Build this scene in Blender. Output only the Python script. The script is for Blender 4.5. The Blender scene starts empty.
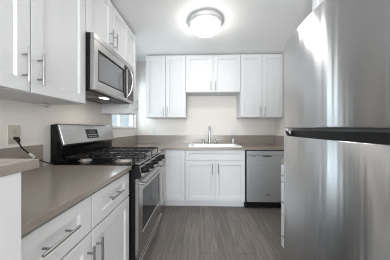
import bpy, bmesh, math, random
from mathutils import Vector, Matrix
random.seed(7)
SC = bpy.context.scene
COL = SC.collection
R = math.radians

# ------------------------------------------------------------------ camera
cam = bpy.data.cameras.new('camera')
cam.lens = 170 / 390 * 36
cam.sensor_width = 36
cam.shift_y = -2 / 390
cam.clip_start = 0.02
camo = bpy.data.objects.new('camera', cam)
camo.location = (0, 0, 1.205)
camo.rotation_euler = (R(90), 0, R(1.68))
COL.objects.link(camo)
SC.camera = camo

# ------------------------------------------------------------------ world, lights, exposure
SC.view_settings.view_transform = 'Standard'
SC.view_settings.look = 'None'
SC.view_settings.gamma = 1
SC.cycles.filter_width = 1.15
SC.view_settings.use_curve_mapping = False
SC.view_settings.exposure = 1.05
w = bpy.data.worlds.new('world'); SC.world = w
w.use_nodes = True
bg = w.node_tree.nodes['Background']
bg.inputs[0].default_value = (0.80, 0.92, 1.0, 1)
bg.inputs[1].default_value = 0.42

def area(name, loc, rot, sx, sy, power, color):
    l = bpy.data.lights.new(name, 'AREA'); l.shape = 'RECTANGLE'
    l.size = sx; l.size_y = sy; l.energy = power; l.color = color
    o = bpy.data.objects.new(name, l); o.location = loc; o.rotation_euler = rot
    COL.objects.link(o); return o
# daylight coming in through the big living room window behind the camera, and the small kitchen window
area('daylight_front_window', (-0.5, -3.06, 1.45), (R(90), 0, 0), 2.6, 1.7, 92, (0.93, 0.97, 1.0))
area('daylight_side_window', (-2.55, -1.4, 1.45), (R(90), 0, R(-90)), 1.6, 1.5, 42, (0.93, 0.97, 1.0))
area('daylight_kitchen_window', (-1.40, 2.70, 1.65), (R(90), 0, R(-90)), 0.8, 0.8, 6, (0.88, 0.95, 1.0))
BOWL_STRENGTH = 15.0
HOOD_POWER = 0.35

# ------------------------------------------------------------------ materials
def mat(name, color, rough=0.5, metal=0.0, spec=0.5, emit=None, estr=0, coat=0, aniso=0):
    m = bpy.data.materials.new(name); m.use_nodes = True
    b = m.node_tree.nodes['Principled BSDF']
    b.inputs['Base Color'].default_value = (*color, 1)
    b.inputs['Roughness'].default_value = rough
    b.inputs['Metallic'].default_value = metal
    b.inputs['Specular IOR Level'].default_value = spec
    b.inputs['Coat Weight'].default_value = coat
    b.inputs['Anisotropic'].default_value = aniso
    if emit:
        b.inputs['Emission Color'].default_value = (*emit, 1)
        b.inputs['Emission Strength'].default_value = estr
    return m
def nodes(m): return m.node_tree.nodes, m.node_tree.links, m.node_tree.nodes['Principled BSDF']
def noise_color(m, c1, c2, scale=(1, 1, 1), ns=5, detail=4, lo=0.35, hi=0.65):
    n, l, b = nodes(m)
    tc = n.new('ShaderNodeTexCoord'); mp = n.new('ShaderNodeMapping'); mp.inputs['Scale'].default_value = scale
    no = n.new('ShaderNodeTexNoise'); no.inputs['Scale'].default_value = ns; no.inputs['Detail'].default_value = detail
    cr = n.new('ShaderNodeValToRGB')
    cr.color_ramp.elements[0].color = (*c1, 1); cr.color_ramp.elements[1].color = (*c2, 1)
    cr.color_ramp.elements[0].position = lo; cr.color_ramp.elements[1].position = hi
    l.new(tc.outputs['Object'], mp.inputs[0]); l.new(mp.outputs[0], no.inputs[0])
    l.new(no.outputs[0], cr.inputs[0]); l.new(cr.outputs[0], b.inputs['Base Color'])
    return tc, mp, no, cr
def bump(m, scale, ns, strength, dist=0.001, detail=3):
    n, l, b = nodes(m)
    tc = n.new('ShaderNodeTexCoord'); mp = n.new('ShaderNodeMapping'); mp.inputs['Scale'].default_value = scale
    no = n.new('ShaderNodeTexNoise'); no.inputs['Scale'].default_value = ns; no.inputs['Detail'].default_value = detail
    bp = n.new('ShaderNodeBump'); bp.inputs['Strength'].default_value = strength; bp.inputs['Distance'].default_value = dist
    l.new(tc.outputs['Object'], mp.inputs[0]); l.new(mp.outputs[0], no.inputs[0])
    l.new(no.outputs[0], bp.inputs['Height']); l.new(bp.outputs[0], b.inputs['Normal'])

M = {}
M['wall'] = mat('wall_paint', (0.74, 0.705, 0.67), 0.75); bump(M['wall'], (1, 1, 1), 180, 0.15)
M['ceiling'] = mat('ceiling_paint', (0.78, 0.785, 0.78), 0.85); bump(M['ceiling'], (1, 1, 1), 120, 0.2)
M['cabinet'] = mat('cabinet_white', (0.66, 0.665, 0.685), 0.5, spec=0.3)
noise_color(M['cabinet'], (0.64, 0.643, 0.655), (0.655, 0.658, 0.67), ns=3)
M['trimwhite'] = mat('trim_white', (0.75, 0.75, 0.75), 0.4)
M['quartz'] = mat('quartz_grey', (0.22, 0.19, 0.165), 0.2, spec=0.75, coat=0.0)
noise_color(M['quartz'], (0.262, 0.226, 0.197), (0.284, 0.247, 0.216), ns=60, detail=6)
M['quartz_face'] = M['quartz']
M['steel'] = mat('brushed_steel', (0.56, 0.55, 0.545), 0.27, 1.0)
noise_color(M['steel'], (0.44, 0.43, 0.42), (0.50, 0.49, 0.48), (1, 1, 60), 8, 3)
bump(M['steel'], (2, 2, 300), 6, 0.12, 0.0006)
M['fridge_steel'] = mat('fridge_steel', (0.50, 0.50, 0.505), 0.27, 1.0, aniso=0.93)
noise_color(M['fridge_steel'], (0.46, 0.46, 0.462), (0.48, 0.48, 0.482), (1, 1, 1), 6, 3)
bump(M['fridge_steel'], (5, 5, 0.10), 2.2, 0.5, 0.008, 2)
M['dw_steel'] = mat('dishwasher_steel', (0.5, 0.52, 0.54), 0.42, 0.75); noise_color(M['dw_steel'], (0.47, 0.48, 0.49), (0.51, 0.52, 0.53), (1, 1, 40), 5, 2)
M['nickel'] = mat('brushed_nickel', (0.45, 0.445, 0.43), 0.3, 1.0)
noise_color(M['nickel'], (0.32, 0.315, 0.305), (0.38, 0.375, 0.365), ns=40)
M['chrome'] = mat('chrome', (0.75, 0.76, 0.78), 0.08, 1.0)
noise_color(M['chrome'], (0.36, 0.37, 0.385), (0.41, 0.42, 0.435), ns=10)
M['black'] = mat('black_plastic', (0.012, 0.012, 0.013), 0.45, spec=0.25); noise_color(M['black'], (0.004, 0.004, 0.0045), (0.006, 0.006, 0.0065), ns=20)
M['enamel'] = mat('black_enamel', (0.012, 0.012, 0.012), 0.12, spec=0.35); noise_color(M['enamel'], (0.003, 0.003, 0.0035), (0.005, 0.005, 0.0055), ns=20)
M['iron'] = mat('cast_iron', (0.007, 0.0065, 0.006), 0.45, spec=0.3); bump(M['iron'], (1, 1, 1), 300, 0.4)
M['burner'] = mat('burner_alloy', (0.30, 0.27, 0.25), 0.4, 0.8); noise_color(M['burner'], (0.45, 0.40, 0.37), (0.58, 0.53, 0.50), ns=30)
M['darkglass'] = mat('dark_glass', (0.02, 0.022, 0.025), 0.06, spec=0.35); noise_color(M['darkglass'], (0.018, 0.020, 0.023), (0.024, 0.026, 0.03), ns=5)
M['mwglass'] = mat('microwave_window', (0.10, 0.102, 0.108), 0.12, spec=1.0); noise_color(M['mwglass'], (0.14, 0.142, 0.15), (0.17, 0.172, 0.18), ns=900, detail=0)
M['grey'] = mat('dark_grey_plastic', (0.08, 0.08, 0.082), 0.4); noise_color(M['grey'], (0.03, 0.03, 0.031), (0.04, 0.04, 0.041), ns=20)
M['darksteel'] = mat('dark_cooktop_steel', (0.20, 0.18, 0.17), 0.22, 0.9); noise_color(M['darksteel'], (0.20, 0.18, 0.17), (0.26, 0.235, 0.22), ns=9)
M['fridge_body'] = mat('fridge_cabinet_grey', (0.12, 0.12, 0.122), 0.5); noise_color(M['fridge_body'], (0.11, 0.11, 0.112), (0.13, 0.13, 0.132), ns=20)
M['silver'] = mat('silver_plastic', (0.5, 0.5, 0.5), 0.3, 0.5); noise_color(M['silver'], (0.5, 0.49, 0.48), (0.56, 0.55, 0.54), ns=20)
M['porcelain'] = mat('sink_white', (0.88, 0.88, 0.88), 0.15, coat=0.4); noise_color(M['porcelain'], (0.87, 0.87, 0.87), (0.9, 0.9, 0.9), ns=4)
M['pan'] = mat('satin_light_metal', (0.6, 0.6, 0.61), 0.45, 0.3); noise_color(M['pan'], (0.58, 0.58, 0.59), (0.63, 0.63, 0.64), ns=15)
M['beige'] = mat('beige_plate', (0.50, 0.46, 0.39), 0.45); noise_color(M['beige'], (0.48, 0.44, 0.375), (0.52, 0.48, 0.41), ns=20)
M['white_plastic'] = mat('white_plastic', (0.68, 0.68, 0.67), 0.4); noise_color(M['white_plastic'], (0.66, 0.66, 0.65), (0.70, 0.70, 0.69), ns=20)
M['marking'] = mat('pale_marking', (0.35, 0.36, 0.36), 0.5); noise_color(M['marking'], (0.3, 0.31, 0.31), (0.4, 0.41, 0.41), ns=50)
M['frost'] = mat('lit_frosted_glass', (0.9, 0.9, 0.88), 0.5, emit=(1.0, 0.97, 0.93), estr=BOWL_STRENGTH)
M['lens'] = mat('lit_hood_lens', (0.9, 0.9, 0.85), 0.4, emit=(1.0, 0.93, 0.84), estr=2.2)
def radial_tangent(m, rot=0.0):
    n, l, b = nodes(m); tg = n.new('ShaderNodeTangent'); tg.direction_type = 'RADIAL'; tg.axis = 'Z'
    l.new(tg.outputs[0], b.inputs['Tangent']); b.inputs['Anisotropic Rotation'].default_value = rot
radial_tangent(M['fridge_steel'], 0.25)
# clear window glass
g = bpy.data.materials.new('window_glass'); g.use_nodes = True
n = g.node_tree.nodes; l = g.node_tree.links; n.clear()
o_ = n.new('ShaderNodeOutputMaterial'); mx = n.new('ShaderNodeMixShader'); tr = n.new('ShaderNodeBsdfTransparent'); gl = n.new('ShaderNodeBsdfGlossy')
gl.inputs['Roughness'].default_value = 0.02; mx.inputs[0].default_value = 0.08
tr.inputs[0].default_value = (0.93, 0.97, 0.98, 1)
l.new(tr.outputs[0], mx.inputs[1]); l.new(gl.outputs[0], mx.inputs[2]); l.new(mx.outputs[0], o_.inputs[0])
M['glass'] = g
# plank floor
fm = mat('grey_plank_floor', (0.2, 0.18, 0.17), 0.42, spec=0.4); M['floor'] = fm
n, l, b = nodes(fm)
tc = n.new('ShaderNodeTexCoord'); mp = n.new('ShaderNodeMapping'); mp.inputs['Rotation'].default_value = (0, 0, R(90))
br = n.new('ShaderNodeTexBrick'); br.inputs['Scale'].default_value = 1.0
br.inputs['Brick Width'].default_value = 1.2; br.inputs['Row Height'].default_value = 0.18
br.inputs['Mortar Size'].default_value = 0.002; br.inputs['Mortar Smooth'].default_value = 0.2
br.inputs['Color1'].default_value = (0.200, 0.178, 0.163, 1); br.inputs['Color2'].default_value = (0.16, 0.142, 0.131, 1)
br.inputs['Mortar'].default_value = (0.07, 0.06, 0.055, 1); br.inputs['Bias'].default_value = 0.0; br.offset = 0.37
l.new(tc.outputs['Object'], mp.inputs[0]); l.new(mp.outputs[0], br.inputs[0])
mp2 = n.new('ShaderNodeMapping'); mp2.inputs['Scale'].default_value = (9, 0.9, 1)
no = n.new('ShaderNodeTexNoise'); no.inputs['Scale'].default_value = 3.5; no.inputs['Detail'].default_value = 8; no.inputs['Distortion'].default_value = 0.8
l.new(tc.outputs['Object'], mp2.inputs[0]); l.new(mp2.outputs[0], no.inputs[0])
cr = n.new('ShaderNodeValToRGB'); cr.color_ramp.elements[0].color = (0.75, 0.75, 0.75, 1); cr.color_ramp.elements[1].color = (1.25, 1.24, 1.22, 1)
cr.color_ramp.elements[0].position = 0.3; cr.color_ramp.elements[1].position = 0.7
l.new(no.outputs[0], cr.inputs[0])
ml = n.new('ShaderNodeMixRGB'); ml.blend_type = 'MULTIPLY'; ml.inputs[0].default_value = 1
l.new(br.outputs[0], ml.inputs[1]); l.new(cr.outputs[0], ml.inputs[2]); l.new(ml.outputs[0], b.inputs['Base Color'])

# ------------------------------------------------------------------ helpers
class MB:
    """collects shapes in world coordinates and links them as one mesh object"""
    def __init__(s): s.bm = bmesh.new()
    def box(s, x0, x1, y0, y1, z0, z1):
        if x0 > x1: x0, x1 = x1, x0
        if y0 > y1: y0, y1 = y1, y0
        if z0 > z1: z0, z1 = z1, z0
        v = [s.bm.verts.new(p) for p in ((x0,y0,z0),(x1,y0,z0),(x1,y1,z0),(x0,y1,z0),(x0,y0,z1),(x1,y0,z1),(x1,y1,z1),(x0,y1,z1))]
        for f in ((3,2,1,0),(4,5,6,7),(0,1,5,4),(1,2,6,5),(2,3,7,6),(3,0,4,7)): s.bm.faces.new([v[i] for i in f])
        return s
    def rings(s, rings, cap0=True, cap1=True, closed=True):
        rs = [[s.bm.verts.new(p) for p in r] for r in rings]
        n = len(rs[0])
        for a, b in zip(rs, rs[1:]):
            for i in range(n if closed else n - 1):
                j = (i + 1) % n
                s.bm.faces.new((a[i], a[j], b[j], b[i]))
        if cap0: s.bm.faces.new(rs[0][::-1])
        if cap1: s.bm.faces.new(rs[-1])
        return s
    def tube(s, pts, r, n=12):
        pts = [Vector(p) for p in pts]; rr = r if isinstance(r, (list, tuple)) else [r] * len(pts)
        rings = []; up = None
        for i, p in enumerate(pts):
            t = (pts[min(i+1, len(pts)-1)] - pts[max(i-1, 0)]).normalized()
            if up is None:
                up = Vector((0, 0, 1)) if abs(t.z) < 0.9 else Vector((1, 0, 0))
            a = t.cross(up).normalized(); c = a.cross(t).normalized(); up = c
            rings.append([p + (a * math.cos(k * 2 * math.pi / n) + c * math.sin(k * 2 * math.pi / n)) * rr[i] for k in range(n)])
        return s.rings(rings)
    def lathe(s, c, prof, axis='z', n=32):
        c = Vector(c); rings = []
        for r, h in prof:
            r = max(r, 1e-4); ring = []
            for k in range(n):
                a = k * 2 * math.pi / n; u, v = math.cos(a) * r, math.sin(a) * r
                ring.append(c + Vector({'z': (u, v, h), 'x': (h, u, v), 'y': (u, h, v)}[axis]))
            rings.append(ring)
        return s.rings(rings)
    def prism(s, poly, axis, a, b):
        """poly in the two other axes (x->(y,z), y->(x,z), z->(x,y))"""
        def P(p, t): return {'x': (t, p[0], p[1]), 'y': (p[0], t, p[1]), 'z': (p[0], p[1], t)}[axis]
        return s.rings([[P(p, a) for p in poly], [P(p, b) for p in poly]])
    def build(s, name, m, parent=None, bevel=0, smooth=False, kind=None, label=None):
        bmesh.ops.recalc_face_normals(s.bm, faces=s.bm.faces)
        off = Vector((0, 0, 0)); p = parent
        while p is not None: off += p.location; p = p.parent
        if off.length: bmesh.ops.translate(s.bm, verts=s.bm.verts, vec=-off)
        me = bpy.data.meshes.new(name); s.bm.to_mesh(me); s.bm.free()
        o = bpy.data.objects.new(name, me); COL.objects.link(o); me.materials.append(M[m] if isinstance(m, str) else m)
        if parent: o.parent = parent
        if smooth:
            for f in me.polygons: f.use_smooth = True
            md = o.modifiers.new('split', 'EDGE_SPLIT'); md.split_angle = R(38)
        if bevel:
            md = o.modifiers.new('bevel', 'BEVEL'); md.width = bevel; md.segments = 2; md.limit_method = 'ANGLE'; md.angle_limit = R(40)
        if kind: o['kind'] = kind
        if label: o['label'] = label
        return o
def thing(name, label, cat, loc, group=None):
    o = bpy.data.objects.new(name, None); COL.objects.link(o); o.location = loc; o.empty_display_size = 0.1
    o['label'] = label; o['category'] = cat
    if group: o['group'] = group
    return o
def tag(o, label, cat, group=None):
    o['label'] = label; o['category'] = cat
    if group: o['group'] = group
    return o
def struct(name, mb, m, **k): return mb.build(name, m, kind='structure', **k)

class Face:
    """a vertical plane: u along the wall, v height, w outwards"""
    def __init__(s, axis, pos): s.axis, s.pos = axis, pos
    def P(s, u, v, w):
        return {'+x': (s.pos + w, u, v), '-x': (s.pos - w, u, v), '-y': (u, s.pos - w, v)}[s.axis]
    def box(s, mb, u0, u1, v0, v1, w0, w1):
        a, b = s.P(u0, v0, w0), s.P(u1, v1, w1); mb.box(a[0], b[0], a[1], b[1], a[2], b[2]); return mb
def shaker(face, u0, u1, v0, v1, su=0.062, sv=0.062, dep=0.011, th=0.02):
    mb = MB(); g = 0.0028
    u0 += g; u1 -= g; v0 += g; v1 -= g
    def rect(iu, iv, w): return [face.P(a, b, w) for a, b in ((u0+iu, v0+iv), (u1-iu, v0+iv), (u1-iu, v1-iv), (u0+iu, v1-iv))]
    c = 0.0025
    mb.rings([rect(0, 0, -th), rect(0, 0, -c), rect(c, c, 0), rect(su, sv, 0), rect(su+0.007, sv+0.007, -dep)])
    return mb
def handle(face, parent, u, v, length=0.16, vertical=True, off=0.034, r=0.0058):
    mb = MB(); h = length / 2; s = length * 0.3
    if vertical:
        mb.tube([face.P(u, v-h, off), face.P(u, v+h, off)], r)
        for k in (-s, s): mb.tube([face.P(u, v+k, 0), face.P(u, v+k, off)], r*0.8, 8)
    else:
        mb.tube([face.P(u-h, v, off), face.P(u+h, v, off)], r)
        for k in (-s, s): mb.tube([face.P(u+k, v, 0), face.P(u+k, v, off)], r*0.8, 8)
    return mb.build('handle', 'nickel', parent, smooth=True)

# ------------------------------------------------------------------ setting
LX, RX, BY, FY, CZ = -1.19, 1.38, 3.17, -3.10, 2.44
WY0, WY1, WZ0, WZ1 = 2.27, 3.11, 1.20, 2.05      # kitchen window hole
struct('floor', MB().box(-2.75, RX + .12, FY - .12, BY + .12, -0.1, 0), 'floor')
struct('ceiling', MB().box(-2.75, RX + .12, FY - .12, BY + .12, CZ, CZ + .1), 'ceiling')
struct('wall_back', MB().box(LX - .12, RX + .12, BY, BY + .12, 0, CZ), 'wall')
struct('wall_right', MB().box(RX, RX + .12, FY, BY, 0, CZ), 'wall')
mb = MB()
mb.box(LX - .12, LX, 0.30, WY0, 0, CZ); mb.box(LX - .12, LX, WY1, BY, 0, CZ)
mb.box(LX - .12, LX, WY0, WY1, 0, WZ0); mb.box(LX - .12, LX, WY0, WY1, WZ1, CZ)
struct('wall_left', mb, 'wall')
mb = MB()   # living room side wall with its window
mb.box(-2.75, -2.63, FY, -2.3, 0, CZ); mb.box(-2.75, -2.63, -0.5, 0.30, 0, CZ)
mb.box(-2.75, -2.63, -2.3, -0.5, 0, .65); mb.box(-2.75, -2.63, -2.3, -0.5, 2.2, CZ)
struct('wall_living_side', mb, 'wall')
struct('wall_living_return', MB().box(-2.75, LX - .12, 0.30, 0.42, 0, CZ), 'wall')
mb = MB()   # wall behind the camera
mb.box(-2.63, -1.85, FY - .12, FY, 0, CZ); mb.box(.85, RX, FY - .12, FY, 0, CZ)
mb.box(-1.85, .85, FY - .12, FY, 0, .55); mb.box(-1.85, .85, FY - .12, FY, 2.25, CZ)
struct('wall_front', mb, 'wall')

def window(name, axis, pos, a0, a1, z0, z1, mull):
    """frame, mullion and glass of a window in a wall plane; pos = centre plane"""
    def bx(mb, p0, p1, q0, q1, r0, r1):
        if axis == 'x': mb.box(p0, p1, q0, q1, r0, r1)
        else: mb.box(q0, q1, p0, p1, r0, r1)
    f = MB(); t = .04
    bx(f, pos-.03, pos+.03, a0, a0+t, z0, z1); bx(f, pos-.03, pos+.03, a1-t, a1, z0, z1)
    bx(f, pos-.03, pos+.03, a0+t, a1-t, z0, z0+t); bx(f, pos-.03, pos+.03, a0+t, a1-t, z1-t, z1)
    root = struct(name, f, 'trimwhite')
    for m_ in mull:
        s = MB(); bx(s, pos-.02, pos+.025, m_-.022, m_+.022, z0+t, z1-t); s.build('mullion', 'trimwhite', root)
    s = MB(); bx(s, pos-.004, pos, a0+t, a1-t, z0+t, z1-t); s.build('pane', 'glass', root)
    return root
win = window('window_1', 'x', LX - .07, WY0, WY1, WZ0, WZ1, [2.62])
MB().box(LX - .04, LX + .018, WY0 - .0, WY1 + .0, WZ0 - .0, WZ0 + .022).build('sill', 'trimwhite', win, bevel=.003)
window('window_2', 'y', FY - .07, -1.85, .85, .55, 2.25, [-.95, -.05])
window('window_3', 'x', -2.70, -2.3, -.5, .65, 2.2, [-1.4])

# half wall at the near end of the counter, its stone cap on top
struct('wall_half', MB().box(LX, -.49, .30, .452, 0, 1.084), 'wall').data.materials[0] = M['cabinet']
tag(MB().box(LX + .001, -.487, .22, .502, 1.0845, 1.112).build('stone_cap', 'quartz', bevel=.002),
    'grey stone cap on top of the white half wall at the left edge', 'countertop')

# ------------------------------------------------------------------ cabinets
BF = Face('+x', -.545)      # left run base doors
UF = Face('+x', -.85)       # left run wall cabinet doors
KB = Face('-y', 2.54)       # back run base doors
KU = Face('-y', 2.83)       # back wall cabinet doors
RF = Face('-x', .75)        # right drawer cabinet
RU = Face('-x', 1.04)       # right wall cabinets
def carcass(face, root, u0, u1, v0, v1, wall_w, toe=False):
    mb = MB(); face.box(mb, u0, u1, v0, v1, -.0205, wall_w); mb.build('body', 'cabinet', root, bevel=.001)
    if toe:
        mb = MB(); face.box(mb, u0, u1, 0, v0 - .0005, -.09, -.108); mb.build('toe_kick', 'cabinet', root)
def door(face, root, u0, u1, v0, v1, hu=None, hv=None, L=.16, label=None):
    d = shaker(face, u0, u1, v0, v1).build('door', 'cabinet', root)
    if hu is not None: handle(face, d, hu, hv, L)
    return d

# left run: base cabinet near the camera
t = thing('base_cabinet', 'white base cabinet under the near left counter, two drawers over two doors', 'cabinet', (-.8, .88, 0), 'white shaker base cabinets')
carcass(BF, t, .455, 1.297, .10, .883, -.643, True)
for (a, b) in ((.457, .843), (.843, 1.295)):
    d = shaker(BF, a, b, .688, .868, .082, .052).build('drawer', 'cabinet', t)
    handle(BF, d, .625 if a < .5 else 1.055, .787, .17 if a < .5 else .15, False)
door(BF, t, .457, .843, .105, .683, .808, .55)
door(BF, t, .843, 1.295, .105, .683, .878, .55)

# left run: corner base cabinet between range and corner, with a return door on the back run
t = thing('corner_cabinet', 'white corner base cabinet between the range and the sink cabinet', 'cabinet', (-.8, 2.6, 0), 'white shaker base cabinets')
mb = MB(); mb.box(LX + .002, -.5655, 2.085, 2.5605, .10, .883); mb.box(LX + .002, -.225, 2.5605, BY - .002, .10, .883); mb.build('body', 'cabinet', t)
mb = MB(); mb.box(-.653, -.635, 2.085, 2.63, 0, .0995); mb.box(-.653, -.225, 2.63, 2.648, 0, .0995); mb.build('toe_kick', 'cabinet', t)
d = shaker(BF, 2.087, 2.50, .105, .868).build('door', 'cabinet', t); handle(BF, d, 2.44, .76, .13)
shaker(KB, -.515, -.227, .118, .868, .055, .062).build('door', 'cabinet', t)
mb = MB(); mb.box(-.5655, -.5485, 2.503, 2.56, .105, .868); mb.box(-.5485, -.517, 2.5435, 2.56, .105, .868); mb.build('corner_filler', 'cabinet', t)

# sink cabinet
t = thing('sink_cabinet', 'white base cabinet under the sink, false drawer front over two doors', 'cabinet', (.22, 2.8, 0), 'white shaker base cabinets')
mb = MB()
mb.box(-.223, -.205, 2.5605, BY - .002, .10, .883); mb.box(.654, .672, 2.5605, BY - .002, .10, .883)
mb.box(-.205, .654, 2.5605, BY - .002, .10, .118); mb.box(-.205, .654, 3.150, BY - .002, .118, .883); mb.box(-.205, .654, 2.5605, 2.578, .118, .883)
mb.build('body', 'cabinet', t)
mb = MB(); mb.box(-.223, .672, 2.63, 2.648, 0, .0995); mb.build('toe_kick', 'cabinet', t)
shaker(KB, -.221, .670, .722, .868, .055, .04).build('false_drawer_front', 'cabinet', t)
door(KB, t, -.221, .2245, .118, .717, .181, .60, .16)
door(KB, t, .2245, .670, .118, .717, .268, .60, .16)

# left wall cabinets
t = thing('wall_cabinet', 'large white wall cabinet nearest the camera on the left wall, with two long bar handles', 'cabinet', (-1.19, .83, 1.38), 'white shaker wall cabinets')
carcass(UF, t, .418, 1.243, 1.38, 2.415, -.338)
door(UF, t, .418, .831, 1.381, 2.413, .790, 1.508, .165)
door(UF, t, .831, 1.243, 1.381, 2.413, .866, 1.508, .165)
t = thing('wall_cabinet', 'short white wall cabinet directly above the microwave', 'cabinet', (-1.19, 1.625, 1.925), 'white shaker wall cabinets')
carcass(UF, t, 1.245, 2.008, 1.925, 2.415, -.338)
door(UF, t, 1.246, 1.627, 1.926, 2.413, 1.583, 2.05, .165)
door(UF, t, 1.627, 2.007, 1.926, 2.413, 1.660, 2.05, .165)
t = thing('wall_cabinet', 'narrow white wall cabinet between the microwave and the small window', 'cabinet', (-1.19, 2.12, 1.38), 'white shaker wall cabinets')
carcass(UF, t, 2.01, 2.237, 1.38, 2.415, -.338)
d = shaker(UF, 2.011, 2.236, 1.381, 2.413, .045, .062).build('door', 'cabinet', t); handle(UF, d, 2.205, 1.50, .15)
# back wall cabinets
t = thing('wall_cabinet', 'tall white wall cabinet on the back wall, left of the sink', 'cabinet', (-.57, BY, 1.38), 'white shaker wall cabinets')
carcass(KU, t, -.915, -.238, 1.38, 2.415, -.338)
door(KU, t, -.914, -.577, 1.381, 2.413, -.613, 1.475, .15)
door(KU, t, -.577, -.239, 1.381, 2.413, -.541, 1.475, .15)
t = thing('wall_cabinet', 'short white wall cabinet on the back wall, above the sink', 'cabinet', (.22, BY, 1.80), 'white shaker wall cabinets')
carcass(KU, t, -.236, .672, 1.80, 2.415, -.338)
door(KU, t, -.235, .2185, 1.801, 2.413, .180, 1.90, .15)
door(KU, t, .2185, .671, 1.801, 2.413, .256, 1.90, .15)
t = thing('wall_cabinet', 'tall white wall cabinet on the back wall, above the dishwasher', 'cabinet', (1.0, BY, 1.38), 'white shaker wall cabinets')
carcass(KU, t, .674, 1.376, 1.38, 2.415, -.338)
door(KU, t, .675, 1.021, 1.381, 2.413, .985, 1.475, .15)
door(KU, t, 1.021, 1.345, 1.381, 2.413, 1.057, 1.475, .15)
# crown strip above the back wall cabinets
tr = struct('trim_1', MB().box(-.918, 1.377, 2.872, BY - .002, 2.4155, 2.4385), 'cabinet')

# right side
t = thing('drawer_cabinet', 'white three drawer base cabinet just past the refrigerator', 'cabinet', (1.05, 1.45, 0), 'white shaker base cabinets')
carcass(RF, t, 1.312, 1.598, .10, .883, -.627, True)
for a, b in ((.715, .868), (.415, .71), (.12, .41)):
    d = shaker(RF, 1.313, 1.597, a, b, .05, .04).build('drawer', 'cabinet', t)
    handle(RF, d, 1.455, (a + b) / 2, .10, False)
t = thing('wall_cabinet', 'white wall cabinet on the right wall, seen behind the refrigerator top', 'cabinet', (1.38, 1.45, 1.38), 'white shaker wall cabinets')
carcass(RU, t, 1.302, 1.61, 1.38, 2.435, -.338)
door(RU, t, 1.303, 1.609, 1.381, 2.433, 1.34, 1.475, .15)
t = thing('wall_cabinet', 'short white wall cabinet above the stainless refrigerator', 'cabinet', (1.38, .85, 1.87), 'white shaker wall cabinets')
carcass(RU, t, .46, 1.30, 1.87, 2.435, -.338)
door(RU, t, .461, .880, 1.871, 2.433, .845, 1.96, .13)
door(RU, t, .880, 1.299, 1.871, 2.433, .915, 1.96, .13)

# ------------------------------------------------------------------ countertops and splashes
CT0, CT1 = .884, .914
tag(MB().box(LX + .001, -.527, .453, 1.299, CT0, CT1).build('countertop', 'quartz', bevel=.002),
    'brown-grey stone countertop in the left foreground, between half wall and range', 'countertop', 'grey stone countertops')
# L shaped top with the sink cut-out
SX0, SX1, SY0, SY1 = -.155, .605, 2.65, 3.00
mb = MB(); xs = [LX + .001, -.527, SX0, SX1, RX - .001]; ys = [2.082, 2.515, SY0, SY1, BY - .001]
def solid(i, j): return not (i == 2 and j == 2) and not (j == 0 and i > 0) and 0 <= i < 4 and 0 <= j < 4
vc = {}
def V(x, y, z):
    k = (round(x, 4), round(y, 4), round(z, 4))
    if k not in vc: vc[k] = mb.bm.verts.new((x, y, z))
    return vc[k]
for i in range(4):
    for j in range(4):
        if not solid(i, j): continue
        x0, x1, y0, y1 = xs[i], xs[i+1], ys[j], ys[j+1]
        for z in (CT0, CT1): mb.bm.faces.new([V(x0,y0,z), V(x1,y0,z), V(x1,y1,z), V(x0,y1,z)])
        for (di, dj, a, b) in ((-1,0,(x0,y0),(x0,y1)),(1,0,(x1,y0),(x1,y1)),(0,-1,(x0,y0),(x1,y0)),(0,1,(x0,y1),(x1,y1))):
            if not solid(i+di, j+dj): mb.bm.faces.new([V(*a,CT0), V(*b,CT0), V(*b,CT1), V(*a,CT1)])
tag(mb.build('countertop', 'quartz', bevel=.002), 'L-shaped grey stone countertop running along the back wall around the sink', 'countertop', 'grey stone countertops')
tag(MB().box(.752, RX - .001, 1.302, 1.602, CT0, CT1).build('countertop', 'quartz', bevel=.002),
    'short grey stone countertop on the drawer cabinet past the refrigerator', 'countertop', 'grey stone countertops')
BS = 1.070
tag(MB().box(LX + .001, LX + .02, .5025, 1.236, CT1 + .0005, 1.082).build('backsplash', 'quartz', bevel=.001), 'low grey stone backsplash under the beige outlet on the left wall', 'backsplash', 'low stone backsplashes')
tag(MB().box(LX + .001, LX + .02, 2.084, BY - .022, CT1 + .0005, BS).build('backsplash', 'quartz', bevel=.001), 'low grey stone backsplash below the small window', 'backsplash', 'low stone backsplashes')
tag(MB().box(LX + .021, RX - .022, BY - .02, BY - .001, CT1 + .0005, BS).build('backsplash', 'quartz', bevel=.001), 'long low grey stone backsplash behind the sink', 'backsplash', 'low stone backsplashes')
tag(MB().box(RX - .021, RX - .001, 2.52, BY - .001, CT1 + .0005, BS).build('backsplash', 'quartz', bevel=.001), 'low grey stone backsplash in the right corner on the right wall', 'backsplash', 'low stone backsplashes')

# ------------------------------------------------------------------ ceiling light
t = thing('ceiling_light', 'round flush ceiling light with lit frosted glass bowl', 'light', (.063, 1.965, CZ))
mb = MB(); mb.lathe((.063, 1.965, CZ), [(.01, -.0005), (.186, -.0005), (.195, -.010), (.194, -.030), (.182, -.048), (.166, -.058), (.01, -.058)], n=48); mb.build('metal_pan', 'pan', t, smooth=True)
mb = MB(); mb.lathe((.063, 1.965, CZ), [(.158, -.0585)] + [(.163 * math.cos(a) ** .85, -.060 - .092 * math.sin(a)) for a in [R(k) for k in range(0, 90, 9)]] + [(.004, -.1525)], n=48); mb.build('glass_bowl', 'frost', t, smooth=True)
mb = MB(); mb.lathe((.063, 1.965, CZ), [(.004, -.153), (.013, -.155), (.015, -.160), (.008, -.167), (.008, -.171), (.001, -.175)], n=20); mb.build('finial', 'nickel', t, smooth=True)

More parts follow.
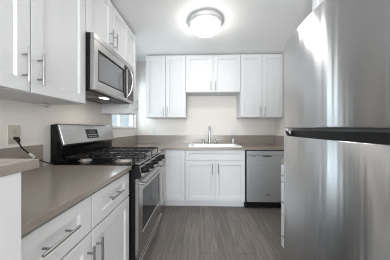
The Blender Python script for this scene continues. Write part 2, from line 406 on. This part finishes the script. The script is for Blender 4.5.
# ------------------------------------------------------------------ microwave
t = thing('microwave', 'stainless over-the-range microwave hanging above the gas range', 'microwave', (-1.19, 1.625, 1.495))
MY0, MY1, MZ0, MZ1 = 1.248, 2.005, 1.495, 1.923
mb = MB(); mb.box(LX + .002, -.822, MY0, MY1, MZ0, MZ1); mb.build('body', 'black', t, bevel=.002)
MF = Face('+x', -.79)
# door as a ring with a window hole
def ring_mesh(face, u0, u1, v0, v1, a0, a1, b0, b1, th, c=.004):
    mb = MB()
    def rc(p0, p1, q0, q1, w): return [face.P(p0, q0, w), face.P(p1, q0, w), face.P(p1, q1, w), face.P(p0, q1, w)]
    mb.rings([rc(a0, a1, b0, b1, -th), rc(u0, u1, v0, v1, -th), rc(u0, u1, v0, v1, -c), rc(u0+c, u1-c, v0+c, v1-c, 0), rc(a0-c, a1+c, b0-c, b1+c, 0), rc(a0, a1, b0, b1, -c), rc(a0, a1, b0, b1, -th)], False, False)
    return mb
DY1 = 1.835
d = ring_mesh(MF, MY0, DY1, MZ0, MZ1 - .045, 1.305, 1.745, 1.575, 1.81, .03).build('door', 'steel', t)
mb = MB(); MF.box(mb, 1.306, 1.744, 1.576, 1.809, -.03, -.008); mb.build('window', 'mwglass', d)
mb = ring_mesh(MF, 1.296, 1.754, 1.566, 1.819, 1.312, 1.738, 1.582, 1.803, .0055); [setattr(v.co, 'x', v.co.x + .0012) for v in mb.bm.verts]; mb.build('window_gasket', 'black', d)
pts = [MF.P(1.805, 1.535 + .325 * k / 12, .004 + .062 * math.sin(math.pi * k / 12) ** .6) for k in range(13)]
mb = MB(); mb.tube(pts, .0125, 12); mb.build('handle', 'steel', d, smooth=True)
mb = MB(); MF.box(mb, 1.762, 1.800, 1.525, 1.868, .0002, .003); mb.build('handle_backing', 'black', d)
mb = MB(); MF.box(mb, MY0, MY1, MZ1 - .043, MZ1, -.03, -.002); mb.build('top_grille', 'steel', t, bevel=.002)
mb = MB(); MF.box(mb, DY1 + .002, MY1, MZ0, MZ1 - .045, -.03, -.0005); cp = mb.build('control_panel', 'steel', t, bevel=.002)
mb = MB(); MF.box(mb, 1.845, 1.990, 1.515, 1.862, -.0003, .001); mb.build('keypad_plate', 'darkglass', cp)
mb = MB(); MF.box(mb, 1.86, 1.975, 1.81, 1.845, .0012, .002); mb.build('display', 'grey', cp)
for i in range(5):
    for j in range(3):
        mb = MB(); MF.box(mb, 1.86 + j * .043, 1.892 + j * .043, 1.755 - i * .045, 1.782 - i * .045, .0012, .002); mb.build('button', 'grey', cp)
mb = MB(); mb.box(LX + .05, -.84, 1.28, 1.98, MZ0 - .006, MZ0 - .0005); mb.build('underside_vent', 'grey', t)
mb = MB(); mb.box(-.94, -.885, 1.55, 1.635, MZ0 - .010, MZ0 - .0065); mb.build('cooktop_lamp', 'lens', t, bevel=.002)
for yy in (1.33, 1.70):
    mb = MB()
    for k in range(9): mb.box(-1.10 + k * .016, -1.092 + k * .016, yy, yy + .22, MZ0 - .010, MZ0 - .0062)
    mb.build('filter', 'steel', t)
hl = area('microwave_lamp_light', (-.912, 1.59, MZ0 - .014), (0, 0, 0), .07, .12, HOOD_POWER, (1.0, .92, .82))

# ------------------------------------------------------------------ gas range
t = thing('gas_range', 'stainless and black gas range between the left countertops', 'stove', (-.8, 1.69, 0))
GY0, GY1 = 1.312, 2.070; GF = Face('+x', -.475)
mb = MB(); mb.box(LX + .03, -.505, GY0, GY1, .03, .905); mb.build('body', 'enamel', t, bevel=.002)
for x in (LX + .08, -.56):
    for y in (GY0 + .05, GY1 - .05):
        mb = MB(); mb.lathe((x, y, 0), [(.018, .0), (.018, .012), (.010, .014), (.010, .0295)], n=12); mb.build('foot', 'black', t, smooth=True)
# cooktop tray with a raised steel rim
mb = MB(); mb.box(LX + .03, -.475, GY0 - .002, GY1 + .002, .9055, .921)
ct = mb.build('cooktop', 'enamel', t, bevel=.004)
mb = MB(); mb.box(-.505, -.468, GY0 - .001, GY1 + .001, .9215, .927); mb.build('front_rim', 'steel', ct, bevel=.002)
# sloped control panel
mb = MB(); mb.prism([(-.5045, .812), (-.462, .812), (-.452, .822), (-.470, .9045), (-.5045, .9045)], 'y', GY0, GY1); mb.build('control_panel', 'steel', t, bevel=.002)
mb = MB(); mb.prism([(-.504, .814), (-.459, .814), (-.4525, .823), (-.4705, .9040), (-.504, .9040)], 'y', GY0 - .004, GY0 - .0005); mb.build('panel_end_cap', 'black', t, bevel=.001)
tilt = Matrix.Rotation(R(-12), 4, 'Y')
for k, y in enumerate((1.385, 1.515, 1.69, 1.865, 1.995)):
    mb = MB(); mb.lathe((0, 0, 0), [(.029, 0.0), (.029, .004), (.024, .006), (.023, .032), (.021, .036), (.002, .036)], 'x', 20)
    mb.box(.010, .043, -.005, .005, -.026, .026)
    bmesh.ops.transform(mb.bm, matrix=Matrix.Translation((-.4600, y, .862)) @ tilt, verts=mb.bm.verts)
    mb.build('knob', 'black', t, smooth=True)
# oven door
d = ring_mesh(GF, GY0 + .002, GY1 - .002, .178, .805, 1.40, 1.982, .345, .690, .029, .005).build('oven_door', 'steel', t)
mb = MB(); GF.box(mb, 1.401, 1.981, .346, .689, -.029, -.006); mb.build('window', 'darkglass', d)
mb = MB(); GF.box(mb, GY0 - .0015, GY0 + .0017, .18, .80, -.028, -.004); mb.build('door_side', 'steel', d)
mb = MB(); mb.tube([GF.P(GY0 + .03, .755, .045), GF.P(GY1 - .03, .755, .045)], .0135, 14)
for y in (GY0 + .06, GY1 - .06): mb.tube([GF.P(y, .755, 0), GF.P(y, .755, .045)], .011, 10)
mb.build('handle', 'steel', d, smooth=True)
d = None
mb = MB(); GF.box(mb, GY0 + .002, GY1 - .002, .050, .172, -.029, 0); dr = mb.build('storage_drawer', 'steel', t, bevel=.004)
mb = MB(); GF.box(mb, GY0 + .02, GY1 - .02, .146, .162, .0005, .014); mb.build('drawer_lip', 'steel', dr, bevel=.004)
mb = MB(); mb.box(-.55, -.53, GY0 + .01, GY1 - .01, 0.0, .029); mb.build('kick_plate', 'black', t)
# burners and grates
bc = ((-1.00, 1.455), (-.66, 1.455), (-.83, 1.69), (-1.00, 1.925), (-.66, 1.925))
for i, (x, y) in enumerate(bc):
    s = 1.15 if i in (1, 2) else 0.9
    mb = MB(); mb.lathe((x, y, .9215), [(.060*s, 0), (.058*s, .003), (.046*s, .006), (.042*s, .018), (.002, .018)], n=24); b_ = mb.build('burner', 'burner', t, smooth=True)
    mb = MB(); mb.lathe((x, y, .9215), [(.030*s, .0185), (.034*s, .021), (.032*s, .028), (.002, .029)], n=24); mb.build('burner_cap', 'iron', b_, smooth=True)
for gy0, gy1 in ((1.322, 1.572), (1.576, 1.806), (1.810, 2.060)):
    mb = MB(); x0, x1 = -1.075, -.512; zt, zb, wd = .974, .962, .009
    ym = (gy0 + gy1) / 2
    for y in (gy0, gy1 - wd): mb.box(x0, x1, y, y + wd, zb, zt)
    for x in (x0, (x0 + x1) / 2 - wd / 2, x1 - wd): mb.box(x, x + wd, gy0, gy1, zb, zt)
    mb.box(x0, x1, ym - wd/2, ym + wd/2, zb + .002, zt + .002)
    for xc in (-1.00 + .055, -.66 + .02):
        for sgn in (-1, 1):
            mb.tube([(xc, ym + sgn * .035, zt - .004), (xc, ym + sgn * .11, zt - .004)], .0055, 8)
            mb.tube([(xc + .05, ym + sgn * .05, zt - .004), (xc + .10, ym + sgn * .115, zt - .004)], .0055, 8)
            mb.tube([(xc - .05, ym + sgn * .05, zt - .004), (xc - .10, ym + sgn * .115, zt - .004)], .0055, 8)
    for x in (x0, x1 - wd):
        for y in (gy0, gy1 - wd): mb.box(x, x + wd, y, y + wd, .9215, zb)
    mb.build('grate', 'iron', t, bevel=.0015)
# backguard
bgp = MB(); bgp.prism([(LX + .006, .9215), (-1.100, .9215), (-1.100, 1.030), (-1.088, 1.058), (-1.085, 1.070), (-1.126, 1.226), (-1.135, 1.233), (LX + .006, 1.233)], 'y', GY0 + .0, GY1 + .022)
bgo = bgp.build('backguard', 'enamel', t, bevel=.003)
mb = MB(); mb.prism([(-1.087, 1.0575), (-1.078, 1.060), (-1.072, 1.074), (-1.118, 1.229), (-1.132, 1.2395), (-1.165, 1.2395), (-1.165, 1.2335), (-1.134, 1.2335), (-1.125, 1.227), (-1.0842, 1.071)], 'y', GY0 + .001, GY1 + .021)
sp = mb.build('backguard_panel', 'steel', t, bevel=.004)
# display plate on the sloped face
nrm = Vector((.155, 0, .046)).normalized(); up = Vector((-.046, 0, .155)).normalized()
def slab(c, hw, hh, th, name, m, par):
    mb = MB(); c = Vector(c); q = []
    for w_ in (0.0002, th):
        for a, b in ((-1, -1), (1, -1), (1, 1), (-1, 1)): q.append(c + Vector((0, a * hw, 0)) + up * (b * hh) + nrm * w_)
    mb.rings([q[:4], q[4:]]); return mb.build(name, m, par)
cen = Vector((-1.0935, 1.70, 1.148))
disp = slab(cen, .092, .045, .002, 'display', 'black', sp)
slab(cen + up * .018 + nrm * .002, .045, .012, .0006, 'clock_readout', 'grey', disp)
for k in range(6): slab(cen + Vector((0, -.07 + k * .028, 0)) - up * .010 + nrm * .002, .009, .0045, .0006, 'button_mark', 'marking', disp)
for k in range(5): slab(cen + Vector((0, -.06 + k * .030, 0)) - up * .030 + nrm * .002, .010, .003, .0006, 'button_mark', 'marking', disp)

# ------------------------------------------------------------------ refrigerator
t = thing('refrigerator', 'large stainless top-freezer refrigerator filling the right side', 'refrigerator', (1.0, .87, 0))
QY0, QY1 = .45, 1.29
mb = MB(); mb.box(.682, 1.355, QY0 + .005, QY1 - .005, .03, 1.795); mb.build('body', 'fridge_body', t, bevel=.004)
for x in (.74, 1.3):
    for y in (QY0 + .06, QY1 - .06):
        mb = MB(); mb.lathe((x, y, 0), [(.02, 0), (.02, .0295)], n=12); mb.build('foot', 'black', t)
def fx(y): return .582 + .042 * ((y - .87) / .42) ** 2
def fprof(inset=0.0, n=28):
    """plan outline of a bowed door, rounded at both front corners"""
    pts = []; rad = .012
    y0, y1 = QY0 + inset, QY1 - inset
    pts.append((.678, y0)); pts.append((fx(y0) + rad + inset, y0))
    pts.append((fx(y0) + rad * .3 + inset, y0 + rad * .3))
    for k in range(n + 1):
        y = y0 + rad + (y1 - y0 - 2 * rad) * k / n; pts.append((fx(y) + inset, y))
    pts.append((fx(y1) + rad * .3 + inset, y1 - rad * .3)); pts.append((fx(y1) + rad + inset, y1)); pts.append((.678, y1))
    return pts
def bowed(z0, z1, c=.005):
    mb = MB(); a, b = fprof(), fprof(c)
    mb.rings([[(x, y, z0) for x, y in b], [(x, y, z0 + c) for x, y in a], [(x, y, z1 - c) for x, y in a], [(x, y, z1) for x, y in b]]); return mb
bowed(1.205, 1.812).build('freezer_door', 'fridge_steel', t, smooth=True)
# lower door: bowed slab whose top edge dips into the pocket grip
mb = MB(); a = fprof(0, 56)
def ztop(y):
    e = min(QY1 - y, y - QY0); k = min(max((e - .022) / .06, 0), 1); k = k * k * (3 - 2 * k); return 1.184 - .034 * k
bm = mb.bm
front = [(x, y) for x, y in a[1:-1]]
rings = []
rings.append([(x, y, .065) for x, y in front])
rings.append([(x, y, ztop(y) - .004) for x, y in front])
rings.append([(x + .003, y, ztop(y)) for x, y in front])
rings.append([(x + .022, min(max(y, QY0 + .004), QY1 - .004), ztop(y) - .003) for x, y in front])
rings.append([(.678, min(max(y, QY0), QY1), 1.140) for x, y in front])
rings.append([(.678, min(max(y, QY0), QY1), .065) for x, y in front])
rings.append(rings[0])
mb.rings([r for r in rings], False, False, closed=False)
bmesh.ops.remove_doubles(bm, verts=bm.verts, dist=.0001)
ld = mb.build('refrigerator_door', 'fridge_steel', t, smooth=True)
# dark grip recess above it
mb = MB(); b2 = [(x + .030, y) for x, y in fprof(.014, 20)[2:-2]]
poly = [(.680, QY0 + .016)] + b2 + [(.680, QY1 - .016)]
mb.prism(poly, 'z', 1.128, 1.2040); mb.build('grip_recess', 'black', t)
mb = MB(); poly = [(.676, QY0 + .03)] + [(x + .012, y) for x, y in fprof(.03, 20)[2:-2]] + [(.676, QY1 - .03)]
mb.prism(poly, 'z', 1.1895, 1.2045); mb.build('grip_strip', 'grey', t)
for y in (QY0 + .005, QY1 - .053):
    mb = MB(); mb.box(fx(y) + .012, .675, y, y + .048, 1.1865, 1.2035); mb.build('hinge_cap', 'silver', t, bevel=.002)
mb = MB(); mb.box(.62, .68, QY0 + .01, QY1 - .01, .012, .062); mb.build('toe_grille', 'black', t, bevel=.002)
mb = MB(); mb.box(.63, .74, QY1 - .09, QY1 - .03, 1.8125, 1.828); mb.build('top_hinge', 'grey', t, bevel=.003)

# ------------------------------------------------------------------ dishwasher
t = thing('dishwasher', 'stainless dishwasher built in right of the sink cabinet', 'dishwasher', (.98, 2.8, 0))
mb = MB(); mb.box(.682, 1.290, 2.575, 3.14, .03, .872); mb.build('tub_body', 'black', t)
DF = Face('-y', 2.533)
mb = MB(); DF.box(mb, .692, 1.286, .112, .800, -.035, 0); dd = mb.build('door', 'dw_steel', t, bevel=.004)
mb = MB(); DF.box(mb, .692, 1.286, .803, .868, -.035, 0); cpn = mb.build('control_panel', 'dw_steel', t, bevel=.003)
mb = MB(); DF.box(mb, .925, 1.055, .782, .797, .0003, .004); mb.build('pocket_handle', 'black', dd, bevel=.002)
mb = MB(); DF.box(mb, .775, .815, .776, .784, .0003, .0015); mb.build('small_badge', 'grey', dd)
mb = MB(); DF.box(mb, .965, 1.035, .214, .226, .0003, .0015); mb.build('small_badge', 'black', dd)
mb = MB(); mb.box(.684, 1.286, 2.60, 2.615, .0, .108); mb.build('kick_plate', 'black', t)
f = thing('filler_panel', 'narrow white filler panel between the dishwasher and the right wall', 'panel', (1.33, 2.56, 0))
mb = MB(); mb.box(1.292, RX - .002, 2.5605, 2.58, .10, .883); mb.build('board', 'cabinet', f)
mb = MB(); mb.box(1.292, RX - .002, 2.63, 2.648, 0, .0995); mb.build('toe_kick', 'cabinet', f)

# ------------------------------------------------------------------ sink, faucet, sprayer
mb = MB(); ox0, ox1, oy0, oy1 = -.185, .652, 2.600, 3.10
def rr(x0, x1, y0, y1, z, r, n=5):
    out = []
    for cx, cy, a0 in ((x1-r, y0+r, -90), (x1-r, y1-r, 0), (x0+r, y1-r, 90), (x0+r, y0+r, 180)):
        for k in range(n + 1):
            a = R(a0 + 90 * k / n); out.append((cx + r * math.cos(a), cy + r * math.sin(a), z))
    return out
z = CT1 + .0005
mb.rings([rr(ox0, ox1, oy0, oy1, z, .03), rr(ox0, ox1, oy0, oy1, z + .008, .03), rr(ox0 + .006, ox1 - .006, oy0 + .006, oy1 - .006, z + .013, .028),
          rr(ox0 + .045, ox1 - .045, 2.665, 2.985, z + .012, .05), rr(ox0 + .055, ox1 - .055, 2.675, 2.975, z + .004, .05),
          rr(ox0 + .075, ox1 - .075, 2.70, 2.955, z - .16, .05), rr(ox0 + .12, ox1 - .12, 2.74, 2.92, z - .175, .04)], False, True)
sk = mb.build('sink', 'porcelain', smooth=True); tag(sk, 'white drop-in kitchen sink set in the back countertop', 'sink')
mb = MB(); mb.lathe((.225, 2.83, z - .1745), [(.04, 0), (.04, .003), (.02, .002), (.002, .001)], n=20); mb.build('drain', 'chrome', sk, smooth=True)
FZ = z + .0135; fxx, fyy = .168, 3.045
t = thing('faucet', 'tall chrome faucet with two side handles at the sink', 'faucet', (fxx, fyy, FZ))
mb = MB(); mb.rings([rr(fxx-.035, fxx+.035, fyy-.028, fyy+.028, FZ, .025), rr(fxx-.03, fxx+.03, fyy-.024, fyy+.024, FZ+.01, .022)]); mb.build('base_plate', 'chrome', t, smooth=True)
pts = [(fxx, fyy, FZ + .01), (fxx, fyy, FZ + .12), (fxx, fyy, FZ + .22)] + [(fxx, fyy - .065 + .065 * math.cos(R(k)), FZ + .24 + .065 * math.sin(R(k))) for k in range(0, 181, 20)] + [(fxx, fyy - .13, FZ + .20)]
mb = MB(); mb.tube(pts, [.017, .013, .0125] + [.012] * 10 + [.013]); mb.build('spout', 'chrome', t, smooth=True)
for dx in (-.105, .115):
    mb = MB(); mb.lathe((fxx + dx, fyy, FZ), [(.026, 0), (.024, .008), (.016, .02), (.014, .05), (.017, .058), (.012, .068), (.002, .070)], n=20)
    s = 1 if dx > 0 else -1
    mb.tube([(fxx + dx, fyy, FZ + .060), (fxx + dx + s * .04, fyy - .004, FZ + .068), (fxx + dx + s * .066, fyy - .006, FZ + .070)], [.008, .006, .005], 10)
    mb.build('lever_handle', 'chrome', t, smooth=True)
t = thing('side_sprayer', 'small white side sprayer at the right rear of the sink', 'sprayer', (.590, 3.045, FZ))
mb = MB(); mb.lathe((.590, 3.045, FZ), [(.024, 0), (.022, .006), (.016, .010), (.002, .010)], n=20); mb.build('collar', 'chrome', t, smooth=True)
mb = MB(); mb.lathe((.590, 3.045, FZ), [(.013, .0105), (.013, .04), (.017, .06), (.016, .082), (.010, .088), (.002, .088)], n=20); mb.build('spray_head', 'white_plastic', t, smooth=True)

# ------------------------------------------------------------------ outlets, cord, small fittings
def outlet(face, u, v, label, m='white_plastic', gang=1, dark='grey'):
    p = face.P(u, v, 0); t = thing('electrical_outlet', label, 'outlet', p)
    hw = .037 + .023 * (gang - 1)
    mb = MB(); face.box(mb, u - hw, u + hw, v - .06, v + .06, .0005, .006); pl = mb.build('cover_plate', m, t, bevel=.002)
    for g_ in range(gang):
        uc = u + (g_ - (gang - 1) / 2) * .046
        for dz in (-.022, .022):
            mb = MB(); mb.lathe((0, 0, 0), [(.017, 0), (.0165, .0025), (.002, .0025)], 'x', 20)
            mt = Matrix.Translation(face.P(uc, v + dz, .0062)) @ (Matrix.Identity(4) if face.axis == '+x' else Matrix.Rotation(R(-90), 4, 'Z'))
            bmesh.ops.transform(mb.bm, matrix=mt, verts=mb.bm.verts); s_ = mb.build('socket', m, pl, smooth=True)
            mb = MB()
            for du in (-.006, .006): face.box(mb, uc + du - .001, uc + du + .001, v + dz, v + dz + .008, .0088, .0092)
            face.box(mb, uc - .002, uc + .002, v + dz - .009, v + dz - .005, .0088, .0092); mb.build('slots', dark, s_)
    return t
WLf, WBf = Face('+x', LX), Face('-y', BY)
outlet(WLf, 1.050, 1.163, 'beige outlet on the left wall with a black plug in it', 'beige')
outlet(WBf, -.865, 1.135, 'white outlet on the back wall under the left tall cabinet')
outlet(WBf, .63, 1.135, 'white double outlet on the back wall right of the faucet', gang=2)
t = thing('power_cord', 'black power cord plugged into the beige outlet, hanging to the range', 'cord', (LX + .01, 1.05, 1.14))
mb = MB(); mb.tube([(LX + .0100, 1.05, 1.139), (LX + .024, 1.051, 1.137), (LX + .030, 1.052, 1.128), (LX + .031, 1.054, 1.110)], [.010, .012, .011, .006], 12); mb.build('plug', 'black', t, smooth=True)
P0 = [(LX + .031, 1.054, 1.109), (LX + .036, 1.070, 1.075), (LX + .044, 1.105, 1.035), (LX + .042, 1.145, 1.000), (LX + .041, 1.195, .970), (LX + .041, 1.245, .945), (LX + .042, 1.275, .930)]
mb = MB(); mb.tube(P0, .0042, 10); mb.build('cable', 'black', t, smooth=True)
mb = MB(); mb.tube([P0[2], ((P0[2][0] + P0[3][0]) / 2, 1.124, 1.019), P0[3]], [.007, .009, .007], 8); mb.build('cord_tag', 'white_plastic', t)
t = thing('mounting_bracket', 'small pale metal bracket under the near left wall cabinet', 'bracket', (-1.13, 1.22, 1.379))
mb = MB(); mb.box(-1.165, -1.10, 1.165, 1.235, 1.366, 1.3795); mb.build('bracket_plate', 'silver', t, bevel=.002)
mb = MB(); mb.lathe((-1.12, 1.215, 1.355), [(.008, 0), (.008, .0105)], n=12); mb.build('screw', 'nickel', t)
